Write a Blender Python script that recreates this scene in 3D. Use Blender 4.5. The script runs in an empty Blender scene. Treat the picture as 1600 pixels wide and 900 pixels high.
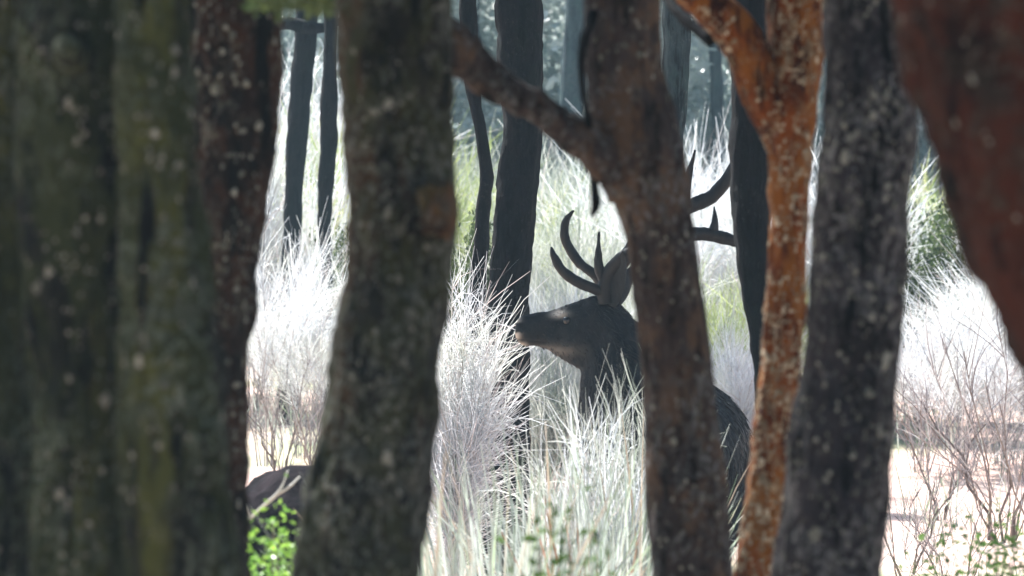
import bpy, bmesh, math, random
import numpy as np
from mathutils import Vector, Matrix

rng = np.random.default_rng(11)
random.seed(11)
scene = bpy.context.scene
COL = scene.collection
PI = math.pi

# ------------------------------------------------------------------ camera
F = 7470.0            # focal length in photo pixels (1600 wide)
CAMZ = 1.6
cam_d = bpy.data.cameras.new("camera")
cam = bpy.data.objects.new("camera", cam_d)
COL.objects.link(cam)
cam.location = (0, 0, CAMZ)
cam.rotation_euler = (math.radians(90), 0, 0)
cam_d.sensor_width = 36
cam_d.lens = 36 * F / 1600
cam_d.clip_start = 0.1
cam_d.clip_end = 2000
cam_d.dof.use_dof = True
cam_d.dof.focus_distance = 20.5
cam_d.dof.aperture_fstop = 6.3
scene.camera = cam

# ------------------------------------------------------------------ light
SUN_EL, SUN_AZ = 51.0, -36.0      # azimuth from +Y, negative = towards -X (behind the subject, left)
w = bpy.data.worlds.new("World")
scene.world = w
w.use_nodes = True
nt = w.node_tree
sky = nt.nodes.new("ShaderNodeTexSky")
sky.sky_type = 'NISHITA'
sky.sun_disc = False
sky.sun_elevation = math.radians(SUN_EL)
sky.sun_rotation = math.radians(SUN_AZ)
sky.air_density = 1.0
sky.dust_density = 0.4
sky.ozone_density = 2.5
nt.links.new(sky.outputs[0], nt.nodes["Background"].inputs[0])
nt.nodes["Background"].inputs[1].default_value = 0.055
sd = bpy.data.lights.new("sun", 'SUN')
sd.energy = 5.0
sd.angle = math.radians(0.5)
sd.color = (1.0, 0.985, 0.97)
sun = bpy.data.objects.new("sun", sd)
COL.objects.link(sun)
el, az = math.radians(SUN_EL), math.radians(SUN_AZ)
to_sun = Vector((math.sin(az) * math.cos(el), math.cos(az) * math.cos(el), math.sin(el)))
sun.rotation_euler = to_sun.to_track_quat('Z', 'Y').to_euler()
sun.location = (0, 0, 30)
scene.view_settings.view_transform = 'Standard'
scene.view_settings.look = 'None'
scene.view_settings.exposure = 1.95
scene.view_settings.gamma = 1.0
scene.view_settings.use_curve_mapping = False
scene.cycles.max_bounces = 8
scene.cycles.diffuse_bounces = 4
scene.cycles.transmission_bounces = 4
scene.cycles.use_denoising = True


# ------------------------------------------------------------------ helpers
def hsh(a):
    a = (a ^ 61) ^ (a >> 16)
    a = (a + (a << 3)) & 0xffffffff
    a = a ^ (a >> 4)
    a = (a * 0x27d4eb2d) & 0xffffffff
    return a ^ (a >> 15)


def vnoise(p, seed=0):
    """smooth value noise in -1..1 for points (N,3)"""
    p = np.asarray(p, dtype=np.float64)
    i = np.floor(p).astype(np.int64)
    f = p - i
    u = f * f * f * (f * (f * 6 - 15) + 10)
    r = np.zeros(len(p))
    for dx in (0, 1):
        for dy in (0, 1):
            for dz in (0, 1):
                h = hsh(((i[:, 0] + dx) * 73856093 ^ (i[:, 1] + dy) * 19349663 ^ (i[:, 2] + dz) * 83492791 ^ (seed * 2654435761)) & 0xffffffff)
                v = h / 2147483648.0 - 1.0
                wgt = (u[:, 0] if dx else 1 - u[:, 0]) * (u[:, 1] if dy else 1 - u[:, 1]) * (u[:, 2] if dz else 1 - u[:, 2])
                r += v * wgt
    return r


def fbm(p, octv=4, seed=0):
    p = np.asarray(p, dtype=np.float64)
    a, r = 1.0, 0
    for k in range(octv):
        r = r + a * vnoise(p * (2 ** k), seed + k)
        a *= .5
    return r


def PX(px, py, d):
    """a point of the photo (1600x900) at distance d"""
    return np.array([(px - 800) / F * d, d, CAMZ - (py - 450) / F * d])


def ground_z(x, y):
    x = np.asarray(x, float); y = np.asarray(y, float)
    z = 0.055 * np.clip(y - 18, 0, 27)
    z = z + 0.07 * np.clip(y - 45, 0, 25) + 0.34 * np.clip(y - 70, 0, 40)
    p = np.stack([x.ravel() * .35, y.ravel() * .35, np.zeros(x.size)], 1)
    n = fbm(p, 3, 5).reshape(x.shape)
    amp = 0.06 + 0.012 * np.clip(y - 45, 0, 60)
    return z + n * amp


def gz(x, y):
    return float(ground_z(np.array([x]), np.array([y]))[0])


def mesh_np(name, V, Fc, mat=None, smooth=True, tint=None):
    """V (N,3) array, Fc (M,k) array; optional per-vertex tint in 0..1"""
    me = bpy.data.meshes.new(name)
    V = np.asarray(V, dtype=np.float32); Fc = np.asarray(Fc, dtype=np.int32)
    k = Fc.shape[1]
    me.vertices.add(len(V)); me.vertices.foreach_set("co", V.ravel())
    me.loops.add(Fc.size); me.loops.foreach_set("vertex_index", Fc.ravel())
    me.polygons.add(len(Fc))
    me.polygons.foreach_set("loop_start", np.arange(0, Fc.size, k, dtype=np.int32))
    me.polygons.foreach_set("use_smooth", np.full(len(Fc), smooth))
    me.update(calc_edges=True)
    if tint is not None:
        a = me.attributes.new("tint", 'FLOAT', 'POINT')
        a.data.foreach_set("value", np.asarray(tint, dtype=np.float32))
    if mat:
        me.materials.append(mat)
    return me


def link(name, me, parent=None, loc=None):
    o = bpy.data.objects.new(name, me)
    COL.objects.link(o)
    if parent is not None:
        o.parent = parent
    if loc is not None:
        o.location = loc
    return o


def tag(o, label=None, cat=None, group=None, kind=None):
    if label: o['label'] = label
    if cat: o['category'] = cat
    if group: o['group'] = group
    if kind: o['kind'] = kind
    return o


def empty(name, loc):
    o = bpy.data.objects.new(name, None)
    COL.objects.link(o)
    o.location = loc
    o.empty_display_size = .2
    return o


def copy_tree(o, parent=None):
    c = o.copy(); COL.objects.link(c)
    if parent is not None:
        c.parent = parent
    for ch in list(o.children):
        copy_tree(ch, c)
    return c


# ------------------------------------------------------------------ materials
def new_mat(name):
    m = bpy.data.materials.new(name)
    m.use_nodes = True
    t = m.node_tree
    return m, t, t.nodes["Principled BSDF"]


def N(t, kind, **kw):
    n = t.nodes.new(kind)
    for k, v in kw.items():
        setattr(n, k, v)
    return n


def mixc(t, fac, a, b):
    n = t.nodes.new("ShaderNodeMix"); n.data_type = 'RGBA'
    for sock, v in ((n.inputs[0], fac), (n.inputs[6], a), (n.inputs[7], b)):
        if hasattr(v, "is_output"):
            t.links.new(v, sock)
        elif isinstance(v, (int, float)):
            sock.default_value = v
        else:
            sock.default_value = (v[0], v[1], v[2], 1)
    return n.outputs[2]


def noise_fac(t, coord, scale, lo, hi, detail=4, rough=.6, stretch=None, offs=0.0):
    mp = N(t, "ShaderNodeMapping")
    t.links.new(coord, mp.inputs[0])
    mp.inputs[1].default_value = (offs, offs * .7, offs * 1.3)
    if stretch: mp.inputs[3].default_value = stretch
    n = N(t, "ShaderNodeTexNoise")
    n.inputs["Scale"].default_value = scale
    n.inputs["Detail"].default_value = detail
    n.inputs["Roughness"].default_value = rough
    t.links.new(mp.outputs[0], n.inputs[0])
    r = N(t, "ShaderNodeMapRange")
    r.inputs[1].default_value = lo; r.inputs[2].default_value = hi
    t.links.new(n.outputs[0], r.inputs[0])
    return r.outputs[0]


def bark_mat(name, dark, mid, patch, patch_amt, lichen, lichen_amt, seed=0.0, streak=None, streak_amt=0.0):
    """layered bark: fissured base, soft moss or algae patches, pale crustose lichen flecks"""
    m, t, b = new_mat(name)
    tc = N(t, "ShaderNodeTexCoord").outputs["Object"]
    f1 = noise_fac(t, tc, 24, .42, .60, 6, .68, (1, 1, .25), seed)
    c = mixc(t, f1, dark, mid)
    if streak:
        f4 = noise_fac(t, tc, 8, .62 - streak_amt * .2, .70 - streak_amt * .2, 5, .6, (1, 1, .12), seed + 9)
        c = mixc(t, f4, c, streak)
    f2 = noise_fac(t, tc, 10, .60 - patch_amt * .25, .70 - patch_amt * .25, 6, .72, (1, 1, .55), seed + 3)
    c = mixc(t, f2, c, patch)
    colony = noise_fac(t, tc, 4.5, .42, .60, 3, .6, (1, 1, .7), seed + 12)
    def speck(scale, lo, hi, strength, col, sd):
        nonlocal c
        f = noise_fac(t, tc, scale, lo, hi, 3, .55, (1, 1, .8), sd)
        a = N(t, "ShaderNodeMath", operation='MULTIPLY'); t.links.new(f, a.inputs[0]); t.links.new(colony, a.inputs[1])
        a2 = N(t, "ShaderNodeMath", operation='MULTIPLY'); t.links.new(a.outputs[0], a2.inputs[0]); a2.inputs[1].default_value = strength
        c = mixc(t, a2.outputs[0], c, col)
    speck(34, .56 - lichen_amt * .1, .64 - lichen_amt * .1, .75, tuple(.55 * u for u in lichen), seed + 15)
    speck(70, .64 - lichen_amt * .15, .69 - lichen_amt * .15, .95, lichen, seed + 6)
    # deep cracks stay dark
    crack = noise_fac(t, tc, 17, .36, .44, 5, .6, (1, 1, .16), seed + 21)
    c = mixc(t, crack, tuple(.5 * u for u in dark), c)
    t.links.new(c, b.inputs["Base Color"])
    b.inputs["Roughness"].default_value = .9
    b.inputs["Specular IOR Level"].default_value = .1
    bp = N(t, "ShaderNodeBump")
    bp.inputs["Strength"].default_value = 1.0
    bp.inputs["Distance"].default_value = .02
    h = noise_fac(t, tc, 42, .2, .8, 8, .72, (1, 1, .3), seed)
    t.links.new(h, bp.inputs["Height"])
    t.links.new(bp.outputs[0], b.inputs["Normal"])
    return m


def strand_mat(name, c0, c1, trans=.45, rough=.55, spec=.35, c2=None, c3=None):
    """thin plant matter: lets light through; 'tint' varies it strand by strand"""
    m, t, b = new_mat(name)
    at = N(t, "ShaderNodeAttribute"); at.attribute_name = "tint"
    c = mixc(t, at.outputs["Fac"], c0, c1)
    if c2:
        tc = N(t, "ShaderNodeTexCoord").outputs["Object"]
        c = mixc(t, noise_fac(t, tc, 2.2, .48, .62, 2, .5), c, c2)
    if c3:
        r = N(t, "ShaderNodeMapRange"); r.inputs[1].default_value = .80; r.inputs[2].default_value = .92
        t.links.new(at.outputs["Fac"], r.inputs[0])
        c = mixc(t, r.outputs[0], c, c3)
    t.links.new(c, b.inputs["Base Color"])
    b.inputs["Roughness"].default_value = rough
    b.inputs["Specular IOR Level"].default_value = spec
    tr = N(t, "ShaderNodeBsdfTranslucent")
    t.links.new(c, tr.inputs[0])
    mx = N(t, "ShaderNodeMixShader"); mx.inputs[0].default_value = trans
    t.links.new(b.outputs[0], mx.inputs[1]); t.links.new(tr.outputs[0], mx.inputs[2])
    t.links.new(mx.outputs[0], t.nodes["Material Output"].inputs[0])
    return m


M = {}
M['moss_bark'] = bark_mat("moss_bark", (.0028, .0028, .0024), (.017, .017, .012), (.027, .034, .012), .65, (.105, .125, .09), .68, 0, (.066, .072, .018), .6)
M['knot_bark'] = bark_mat("knot_bark", (.02, .011, .006), (.12, .062, .032), (.10, .075, .032), .5, (.14, .12, .09), .4, 51)
M['red_bark'] = bark_mat("red_bark", (.004, .003, .0026), (.024, .012, .008), (.040, .016, .007), .55, (.115, .105, .08), .55, 4)
M['olive_bark'] = bark_mat("olive_bark", (.004, .004, .0036), (.027, .025, .019), (.036, .039, .016), .6, (.13, .135, .11), .70, 8, (.056, .034, .018), .45)
M['brown_bark'] = bark_mat("brown_bark", (.014, .011, .010), (.056, .043, .039), (.095, .060, .038), .42, (.14, .14, .135), .52, 13)
M['orange_bark'] = bark_mat("orange_bark", (.030, .008, .0035), (.20, .054, .009), (.21, .075, .012), .5, (.34, .25, .15), .42, 17)
M['grey_bark'] = bark_mat("grey_bark", (.007, .007, .0075), (.031, .027, .029), (.042, .037, .040), .55, (.16, .155, .15), .70, 21)
M['rust_bark'] = bark_mat("rust_bark", (.006, .004, .0035), (.026, .014, .010), (.060, .018, .010), .5, (.07, .055, .04), .5, 26, (.066, .020, .011), .55)
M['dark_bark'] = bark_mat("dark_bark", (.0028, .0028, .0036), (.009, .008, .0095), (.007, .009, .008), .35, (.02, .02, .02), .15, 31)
M['far_bark_hazed'] = bark_mat("far_bark_hazed", (.03, .045, .052), (.06, .085, .09), (.04, .07, .07), .4, (.10, .12, .12), .3, 36)  # bluish and lightened: distance haze put into the bark colour
M['lichen'] = strand_mat("lichen_crust", (.060, .062, .050), (.20, .195, .16), .0, .9, .1)
M['lichen_white'] = strand_mat("lichen_white", (.12, .09, .055), (.36, .29, .20), .0, .9, .1)
M['broom'] = strand_mat("broom_pale", (.50, .53, .55), (.80, .82, .84), .5, .45, .5, (.66, .68, .62), (.50, .44, .42))
M['broom_yellow'] = strand_mat("broom_yellow", (.40, .42, .18), (.66, .66, .36), .5, .5, .4, (.26, .33, .14))
M['broom_grey'] = strand_mat("broom_grey", (.30, .32, .28), (.62, .63, .56), .45, .5, .4, (.22, .27, .20))
M['broom_green'] = strand_mat("broom_green", (.16, .24, .06), (.42, .48, .16), .5, .5, .4, (.30, .34, .16))
M['straw'] = strand_mat("straw_grass", (.15, .19, .16), (.62, .65, .60), .5, .4, .5, (.26, .33, .20), (.34, .27, .20))
M['twig'] = strand_mat("twig_brown", (.10, .075, .065), (.22, .17, .14), .15, .7, .3)
M['twig_red'] = strand_mat("twig_red", (.22, .09, .055), (.48, .27, .19), .35, .6, .3)
M['twig_grey'] = strand_mat("twig_grey", (.14, .12, .125), (.36, .33, .32), .2, .6, .3)
M['twig_pale'] = strand_mat("twig_pale", (.40, .38, .33), (.66, .64, .56), .3, .5, .4)
M['leaf'] = strand_mat("leaf_green", (.035, .08, .018), (.10, .18, .04), .45, .6, .15)
M['leaf_bright'] = strand_mat("leaf_bright", (.10, .24, .03), (.28, .46, .07), .5, .4, .5)
M['leaf_dark'] = strand_mat("leaf_dark", (.035, .060, .022), (.10, .135, .045), .40, .55, .2)
M['leaf_far_hazed'] = strand_mat("leaf_far_hazed", (.24, .31, .29), (.52, .57, .53), .40, .3, .6)  # far leaves paled, haze of the distance mixed into their colour

# ground: pinkish dry earth with litter
m, t, b = new_mat("dry_earth")
tc = N(t, "ShaderNodeTexCoord").outputs["Object"]
c = mixc(t, noise_fac(t, tc, .8, .4, .65, 4), (.54, .36, .30), (.66, .50, .43))
c = mixc(t, noise_fac(t, tc, 9, .55, .68, 5), c, (.30, .23, .17))
c = mixc(t, noise_fac(t, tc, .35, .52, .62, 4, .5, None, 7), c, (.28, .30, .16))
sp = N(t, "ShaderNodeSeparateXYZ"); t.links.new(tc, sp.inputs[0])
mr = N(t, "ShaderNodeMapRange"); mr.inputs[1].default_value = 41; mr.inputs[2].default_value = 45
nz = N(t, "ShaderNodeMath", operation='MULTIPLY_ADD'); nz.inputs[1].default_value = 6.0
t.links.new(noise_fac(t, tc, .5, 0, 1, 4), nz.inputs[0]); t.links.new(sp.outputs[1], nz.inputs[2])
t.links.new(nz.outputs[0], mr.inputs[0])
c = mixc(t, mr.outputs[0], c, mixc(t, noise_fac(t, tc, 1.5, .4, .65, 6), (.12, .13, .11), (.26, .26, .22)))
t.links.new(c, b.inputs["Base Color"]); b.inputs["Roughness"].default_value = .95
bp = N(t, "ShaderNodeBump"); bp.inputs["Strength"].default_value = .6; bp.inputs["Distance"].default_value = .04
t.links.new(noise_fac(t, tc, 6, 0, 1, 7, .65), bp.inputs["Height"]); t.links.new(bp.outputs[0], b.inputs["Normal"])
M['earth'] = m
m, t, b = new_mat("dark_rock")
tc = N(t, "ShaderNodeTexCoord").outputs["Object"]
c = mixc(t, noise_fac(t, tc, 6, .4, .62, 6), (.006, .005, .006), (.018, .013, .015))
c = mixc(t, noise_fac(t, tc, 3, .58, .68, 4), c, (.02, .028, .014))
t.links.new(c, b.inputs["Base Color"]); b.inputs["Roughness"].default_value = .95; b.inputs["Specular IOR Level"].default_value = .03
bp = N(t, "ShaderNodeBump"); bp.inputs["Strength"].default_value = .7; bp.inputs["Distance"].default_value = .02
t.links.new(noise_fac(t, tc, 22, 0, 1, 7, .65), bp.inputs["Height"]); t.links.new(bp.outputs[0], b.inputs["Normal"])
M['rock'] = m


# ------------------------------------------------------------------ geometry makers
def frames(C):
    T = np.gradient(C, axis=0)
    T /= np.linalg.norm(T, axis=1)[:, None] + 1e-9
    ref = np.tile(np.array([0, 1.0, 0]), (len(C), 1))
    bad = np.abs((T * ref).sum(1)) > .9
    ref[bad] = (1, 0, 0)
    A = np.cross(ref, T); A /= np.linalg.norm(A, axis=1)[:, None] + 1e-9
    B = np.cross(T, A)
    return T, A, B


def resample(C, R, step):
    C = np.asarray(C, float); R = np.asarray(R, float)
    s = np.concatenate([[0], np.cumsum(np.linalg.norm(np.diff(C, axis=0), axis=1))])
    # smooth the control polyline with a Catmull-Rom style cubic
    n = max(4, int(s[-1] / step))
    q = np.linspace(0, s[-1], n)
    out = []
    Y = np.concatenate([C, R[:, None]], 1)
    m_ = np.gradient(Y, s, axis=0)
    k = np.clip(np.searchsorted(s, q, side='right') - 1, 0, len(s) - 2)
    h = (s[k + 1] - s[k]); u = (q - s[k]) / h
    u = u[:, None]; h = h[:, None]
    out = (2*u**3 - 3*u**2 + 1) * Y[k] + (u**3 - 2*u**2 + u) * h * m_[k] + (-2*u**3 + 3*u**2) * Y[k+1] + (u**3 - u**2) * h * m_[k+1]
    return out[:, :3], np.maximum(out[:, 3], .0008)


def tube(C, R, segs=12, step=.05, bark=0.0, lump=0.0, seed=0, ridge=18.0, cap=True, flat=1.0):
    """tapered round limb along control points, with fissured bark relief; returns verts, quads, rings"""
    C, R = resample(C, R, step)
    n = len(C)
    T, A, B = frames(C)
    th = np.linspace(0, 2 * PI, segs, endpoint=False)
    dirs = A[:, None, :] * np.cos(th)[None, :, None] + B[:, None, :] * np.sin(th)[None, :, None] * flat
    V = C[:, None, :] + dirs * R[:, None, None]
    if bark or lump:
        P = V.reshape(-1, 3)
        r = np.repeat(R, segs)
        d = np.zeros(len(P))
        if lump:
            d += lump * fbm(P * np.array([5, 5, 3.0]), 3, seed) * r
        if bark:
            q = P * np.array([ridge, ridge, ridge * .22])
            q = q + .8 * fbm(P * 6, 2, seed + 40)[:, None]
            n1 = 1 - np.abs(vnoise(q, seed + 1)) * 2
            n2 = vnoise(P * np.array([ridge * 2.6, ridge * 2.6, ridge * 1.3]), seed + 2)
            n3 = vnoise(P * ridge * 5, seed + 3)
            d += bark * (n1 * .6 + n2 * .35 + n3 * .2)
            d += bark * .9 * fbm(P * np.array([17, 17, 11.0]), 3, seed + 60)
        V = V + dirs * d.reshape(n, segs)[:, :, None]
    V = V.reshape(-1, 3)
    i = np.arange(n - 1)[:, None] * segs; j = np.arange(segs)[None, :]; j2 = (j + 1) % segs
    Q = np.stack([i + j, i + j2, i + segs + j2, i + segs + j], -1).reshape(-1, 4)
    if cap:
        V = np.concatenate([V, C[:1], C[-1:]])
        a, e = len(V) - 2, len(V) - 1
        jj = np.arange(segs)
        c0 = np.stack([(jj + 1) % segs, jj, np.full(segs, a), np.full(segs, a)], 1)
        # degenerate quads are avoided: caps are made as thin quads over pairs
        top = (n - 1) * segs
        caps = []
        for k in range(0, segs - 1, 2):
            caps.append([(k + 2) % segs, k + 1, k, a])
            caps.append([top + k, top + k + 1, top + (k + 2) % segs, e])
        Q = np.concatenate([Q, np.array(caps)])
    return V, Q


def join(parts):
    Vs, Qs, off = [], [], 0
    for V, Q in parts:
        Vs.append(V); Qs.append(Q + off); off += len(V)
    return np.concatenate(Vs), np.concatenate(Qs)


def ribbons(P, W, tint):
    """P (n,k,3) polylines, W (n,k) widths -> flat blades turned at random about their own axis"""
    n, k, _ = P.shape
    T = np.gradient(P, axis=1)
    T /= np.linalg.norm(T, axis=2)[..., None] + 1e-9
    a = rng.normal(size=(n, 1, 3))
    S = np.cross(T, np.broadcast_to(a, T.shape))
    S /= np.linalg.norm(S, axis=2)[..., None] + 1e-9
    V = np.stack([P - S * W[..., None] / 2, P + S * W[..., None] / 2], 2).reshape(-1, 3)
    i = (np.arange(n)[:, None] * k + np.arange(k - 1)[None, :]) * 2
    Q = np.stack([i, i + 1, i + 3, i + 2], -1).reshape(-1, 4)
    return V, Q, np.repeat(tint, k * 2)


def leaves(P, size, tint, up=.5, aspect=.5):
    """one pointed leaf (two quads with a fold) at each point"""
    n = len(P)
    d = rng.normal(size=(n, 3)); d[:, 2] = d[:, 2] * .7 + .1
    d /= np.linalg.norm(d, axis=1)[:, None]
    nn = rng.normal(size=(n, 3)) * (1 - up) + np.array([0, 0, 1]) * up
    s = np.cross(d, nn); s /= np.linalg.norm(s, axis=1)[:, None] + 1e-9
    nrm = np.cross(s, d)
    L = size * rng.uniform(.65, 1.25, n)[:, None]
    wv = L * aspect * .5
    a = P; tip = P + d * L
    mid = P + d * L * .5
    l = mid + s * wv + nrm * L * .08; r = mid - s * wv + nrm * L * .08
    V = np.stack([a, r, tip, l], 1).reshape(-1, 3)
    i = np.arange(n) * 4
    Q = np.stack([i, i + 1, i + 2, i + 3], 1)
    return V, Q, np.repeat(tint, 4)


def clump_points(n, centres, radii, flat=.7):
    k = rng.integers(0, len(centres), n)
    v = rng.normal(size=(n, 3))
    v /= np.linalg.norm(v, axis=1)[:, None]
    v *= rng.uniform(0, 1, n)[:, None] ** .45
    v[:, 2] *= flat
    return centres[k] + v * radii[k][:, None], k


def crown_mesh(name, mat, n, rx, ry, rz, leaf, nclump=26, cl=(.35, .7), flat=.7):
    ce = rng.normal(size=(nclump, 3)); ce /= np.linalg.norm(ce, axis=1)[:, None]
    ce *= rng.uniform(.2, 1, nclump)[:, None] ** .5
    ce *= np.array([rx, ry, rz])
    ra = rng.uniform(cl[0], cl[1], nclump)
    P, k = clump_points(n, ce, ra, flat)
    V, Q, ti = leaves(P, leaf, np.clip(rng.normal(.45, .25, n) + (k % 5) * .05, 0, 1))
    return mesh_np(name, V, Q, mat, False, ti)


def leafy_meshes(H, Rr, n, mat, leaf=.035, nst=26, aspect=.5):
    a = rng.uniform(0, 2 * PI, nst); rr = Rr * np.sqrt(rng.uniform(0, 1, nst))
    tip = np.stack([np.cos(a) * rr, np.sin(a) * rr, H * rng.uniform(.55, 1, nst)], 1)
    k = 5
    S = np.zeros((nst, k, 3))
    for j in range(k):
        s = j / (k - 1)
        S[:, j] = tip * np.array([s ** 1.4, s ** 1.4, s])[None] if False else tip * np.stack([np.full(nst, s ** 1.4)] * 2 + [np.full(nst, s)], 1)
        S[:, j, :2] += rng.normal(0, .015, (nst, 2)) * s
    V, Q, ti = ribbons(S, np.linspace(.012, .004, k)[None, :].repeat(nst, 0), rng.uniform(0, 1, nst))
    ms = mesh_np("stems", V, Q, M['twig'], True, ti)
    si = rng.integers(0, nst, n); u = rng.uniform(.25, 1.02, n) ** .7
    x = np.clip(u * (k - 1), 0, k - 1.001); i0 = x.astype(int); f = (x - i0)[:, None]
    p = S[si, i0] * (1 - f) + S[si, i0 + 1] * f + rng.normal(0, .05 * H ** .5, (n, 3)) * np.array([1, 1, .8])
    V, Q, ti = leaves(p, leaf, rng.uniform(0, 1, n), .5, aspect)
    return ms, mesh_np("leaves", V, Q, mat, False, ti)


# ------------------------------------------------------------------ ground
def build_ground():
    xs = np.concatenate([np.linspace(-400, -26, 12), np.linspace(-22, 22, 170), np.linspace(26, 400, 12)])
    ys = np.concatenate([np.linspace(-60, 4, 10), np.linspace(5, 75, 190), np.linspace(78, 170, 24), np.linspace(200, 900, 8)])
    X, Y = np.meshgrid(xs, ys)
    Z = ground_z(X, Y)
    V = np.stack([X, Y, Z], -1).reshape(-1, 3)
    nx, ny = len(xs), len(ys)
    i = (np.arange(ny - 1)[:, None] * nx + np.arange(nx - 1)[None, :])
    Q = np.stack([i, i + 1, i + nx + 1, i + nx], -1).reshape(-1, 4)
    o = link("ground", mesh_np("ground", V, Q, M['earth']))
    tag(o, kind='structure')


build_ground()

# ------------------------------------------------------------------ crowns shared by the trees overhead
CROWN = [crown_mesh("crown", M['leaf'], 15000, 1.7, 1.7, 1.1, .075),
         crown_mesh("crown", M['leaf'], 15000, 1.9, 1.6, .9, .075),
         crown_mesh("crown", M['leaf_dark'], 14000, 1.6, 1.8, 1.2, .07)]


def lichen_mesh(V, segs, n, size, zlo=.9, zhi=2.5, bunch=.5, mat='lichen'):
    n = int(n * 2.2)
    """little raised crusts sitting on the bark; V are trunk verts laid out ring by ring"""
    nr = len(V) // segs
    G = V[:nr * segs].reshape(nr, segs, 3)
    cen = G.mean(1)
    ok = np.where((cen[:, 2] > zlo) & (cen[:, 2] < zhi))[0]
    rows = rng.choice(ok, n * 3); cols = rng.integers(0, segs, n * 3)
    P = G[rows, cols]
    keep = vnoise(P * 14, 77) > .35 - bunch + rng.uniform(-.35, .35, n * 3)
    rows, cols, P = rows[keep][:n], cols[keep][:n], P[keep][:n]
    nrm = P - cen[rows]; nrm /= np.linalg.norm(nrm, axis=1)[:, None]
    up = np.array([0, 0, 1.0]); t1 = np.cross(nrm, up); t1 /= np.linalg.norm(t1, axis=1)[:, None]
    t2 = np.cross(nrm, t1)
    k = 6
    s = size * .62 * np.exp(rng.normal(-.15, .42, len(P)))
    Vs = [P + nrm * (s * .35)[:, None]]
    for j in range(k):
        a = 2 * PI * j / k + rng.uniform(-.4, .4, len(P))
        rr = s * rng.uniform(.5, 1.15, len(P))
        Vs.append(P + t1 * (np.cos(a) * rr)[:, None] + t2 * (np.sin(a) * rr * 1.3)[:, None] + nrm * (s * rng.uniform(-.1, .3, len(P)))[:, None])
    VV = np.stack(Vs, 1).reshape(-1, 3)
    b0 = np.arange(len(P)) * (k + 1)
    Q = []
    for j in range(0, k, 2):
        Q.append(np.stack([b0, b0 + 1 + j, b0 + 1 + (j + 1) % k, b0 + 1 + (j + 2) % k], 1))
    ti = np.repeat(rng.uniform(0, 1, len(P)), k + 1)
    return mesh_np("lichen", VV, np.concatenate(Q), M[mat], False, ti)


def edges_to_axis(rows, d, ztop, flare=1.25, lean_top=.35, lean_bot=.6):
    """rows of (y, left, right) read off the photo -> centre line and radii down to the ground and up past the frame"""
    rows = sorted(rows, key=lambda r: -r[0])                 # from low to high
    C = [PX((l + r) / 2, y, d) for y, l, r in rows]
    R = [(r - l) / 2 / F * d for y, l, r in rows]
    s0 = (C[1] - C[0]) / (C[1][2] - C[0][2])                 # lateral drift per metre at the bottom
    zb = gz(C[0][0], d) - .05
    lo = []
    z0 = C[0][2]
    if z0 - zb > .1:
        for f in (1, .8, .5, .25):
            z = z0 + (zb - z0) * f
            h = z0 - z
            p = C[0] - s0 * h * lean_bot; p[2] = z
            lo.append((p, R[0] * (1 + (flare - 1) * f ** 2 * 1.4)))
    s1 = (C[-1] - C[-2]) / (C[-1][2] - C[-2][2])
    hi = []
    z1 = C[-1][2]
    if ztop - z1 > .3:
        for f in (.15, .4, .7, 1):
            z = z1 + (ztop - z1) * f
            h = z - z1
            p = C[-1] + s1 * h * lean_top * (1 - .3 * f); p[2] = z
            hi.append((p, R[-1] * (1 - .45 * f)))
    C = [p for p, r in lo] + C + [p for p, r in hi]
    R = [r for p, r in lo] + R + [r for p, r in hi]
    return np.array(C), np.array(R)


def add_top(root, base, top, r, mat, nlimb, crown_i, ch=1.3, spread=1.2, seed=0, crown_scale=1.0, off=(0, 0)):
    """limbs and leafy crown above the frame"""
    rr = random.Random(seed)
    for k in range(nlimb):
        a = 2 * PI * k / nlimb + rr.uniform(-.5, .5)
        e = top + np.array([math.cos(a) * spread * rr.uniform(.6, 1), math.sin(a) * spread * rr.uniform(.6, 1), ch * rr.uniform(.5, 1)]) + np.array([off[0] * .6, off[1] * .6, 0])
        mid = top * .5 + e * .5 + np.array([rr.uniform(-.1, .1), rr.uniform(-.1, .1), rr.uniform(.05, .25)])
        st = top - np.array([0, 0, rr.uniform(.05, .4)])
        V, Q = tube([st, mid, e], [r * .5, r * .36, r * .14], 8, .12, .004, .05, seed + k)
        link("limb", mesh_np("limb", V - base, Q, mat), root)
    c = link("crown", CROWN[crown_i], root)
    c.location = Vector(top - base) + Vector((off[0], off[1], ch * .75))
    c.rotation_euler = (0, 0, rr.uniform(0, 6.28))
    c.scale = (crown_scale,) * 3


def tree(name, label, rows, d, mat, ztop=4.6, segs=96, step=.012, bark=.008, lump=.08, seed=0, lichen=0, lsize=.006, bunch=.5, ridge=26,
         limbs=3, crown=0, group=None, flare=1.25, cat='tree', cs=1.0, lean_top=.35, ch=1.3, off=(0, 0)):
    C, R = edges_to_axis(rows, d, ztop, flare, lean_top)
    base = np.array([C[0][0], C[0][1], gz(C[0][0], d)])
    root = empty(name, base)
    tag(root, label, cat, group)
    V, Q = tube(C, R, segs, step, bark, lump, seed, ridge)
    tr = link("trunk", mesh_np("trunk", V - base, Q, mat), root)
    if lichen:
        l = link("lichen", lichen_mesh(V - base, segs, lichen, lsize, bunch=bunch, mat='lichen_white' if 'orange' in name else 'lichen'), tr)
        l['kind'] = 'stuff'
    if limbs:
        add_top(root, base, C[-1], R[-1], mat, limbs, crown, ch=ch, seed=seed, crown_scale=cs, off=off)
    return root, base, C, R


# ------------------------------------------------------------------ the near trees
FG = 'trees standing between the camera and the stag'
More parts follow.
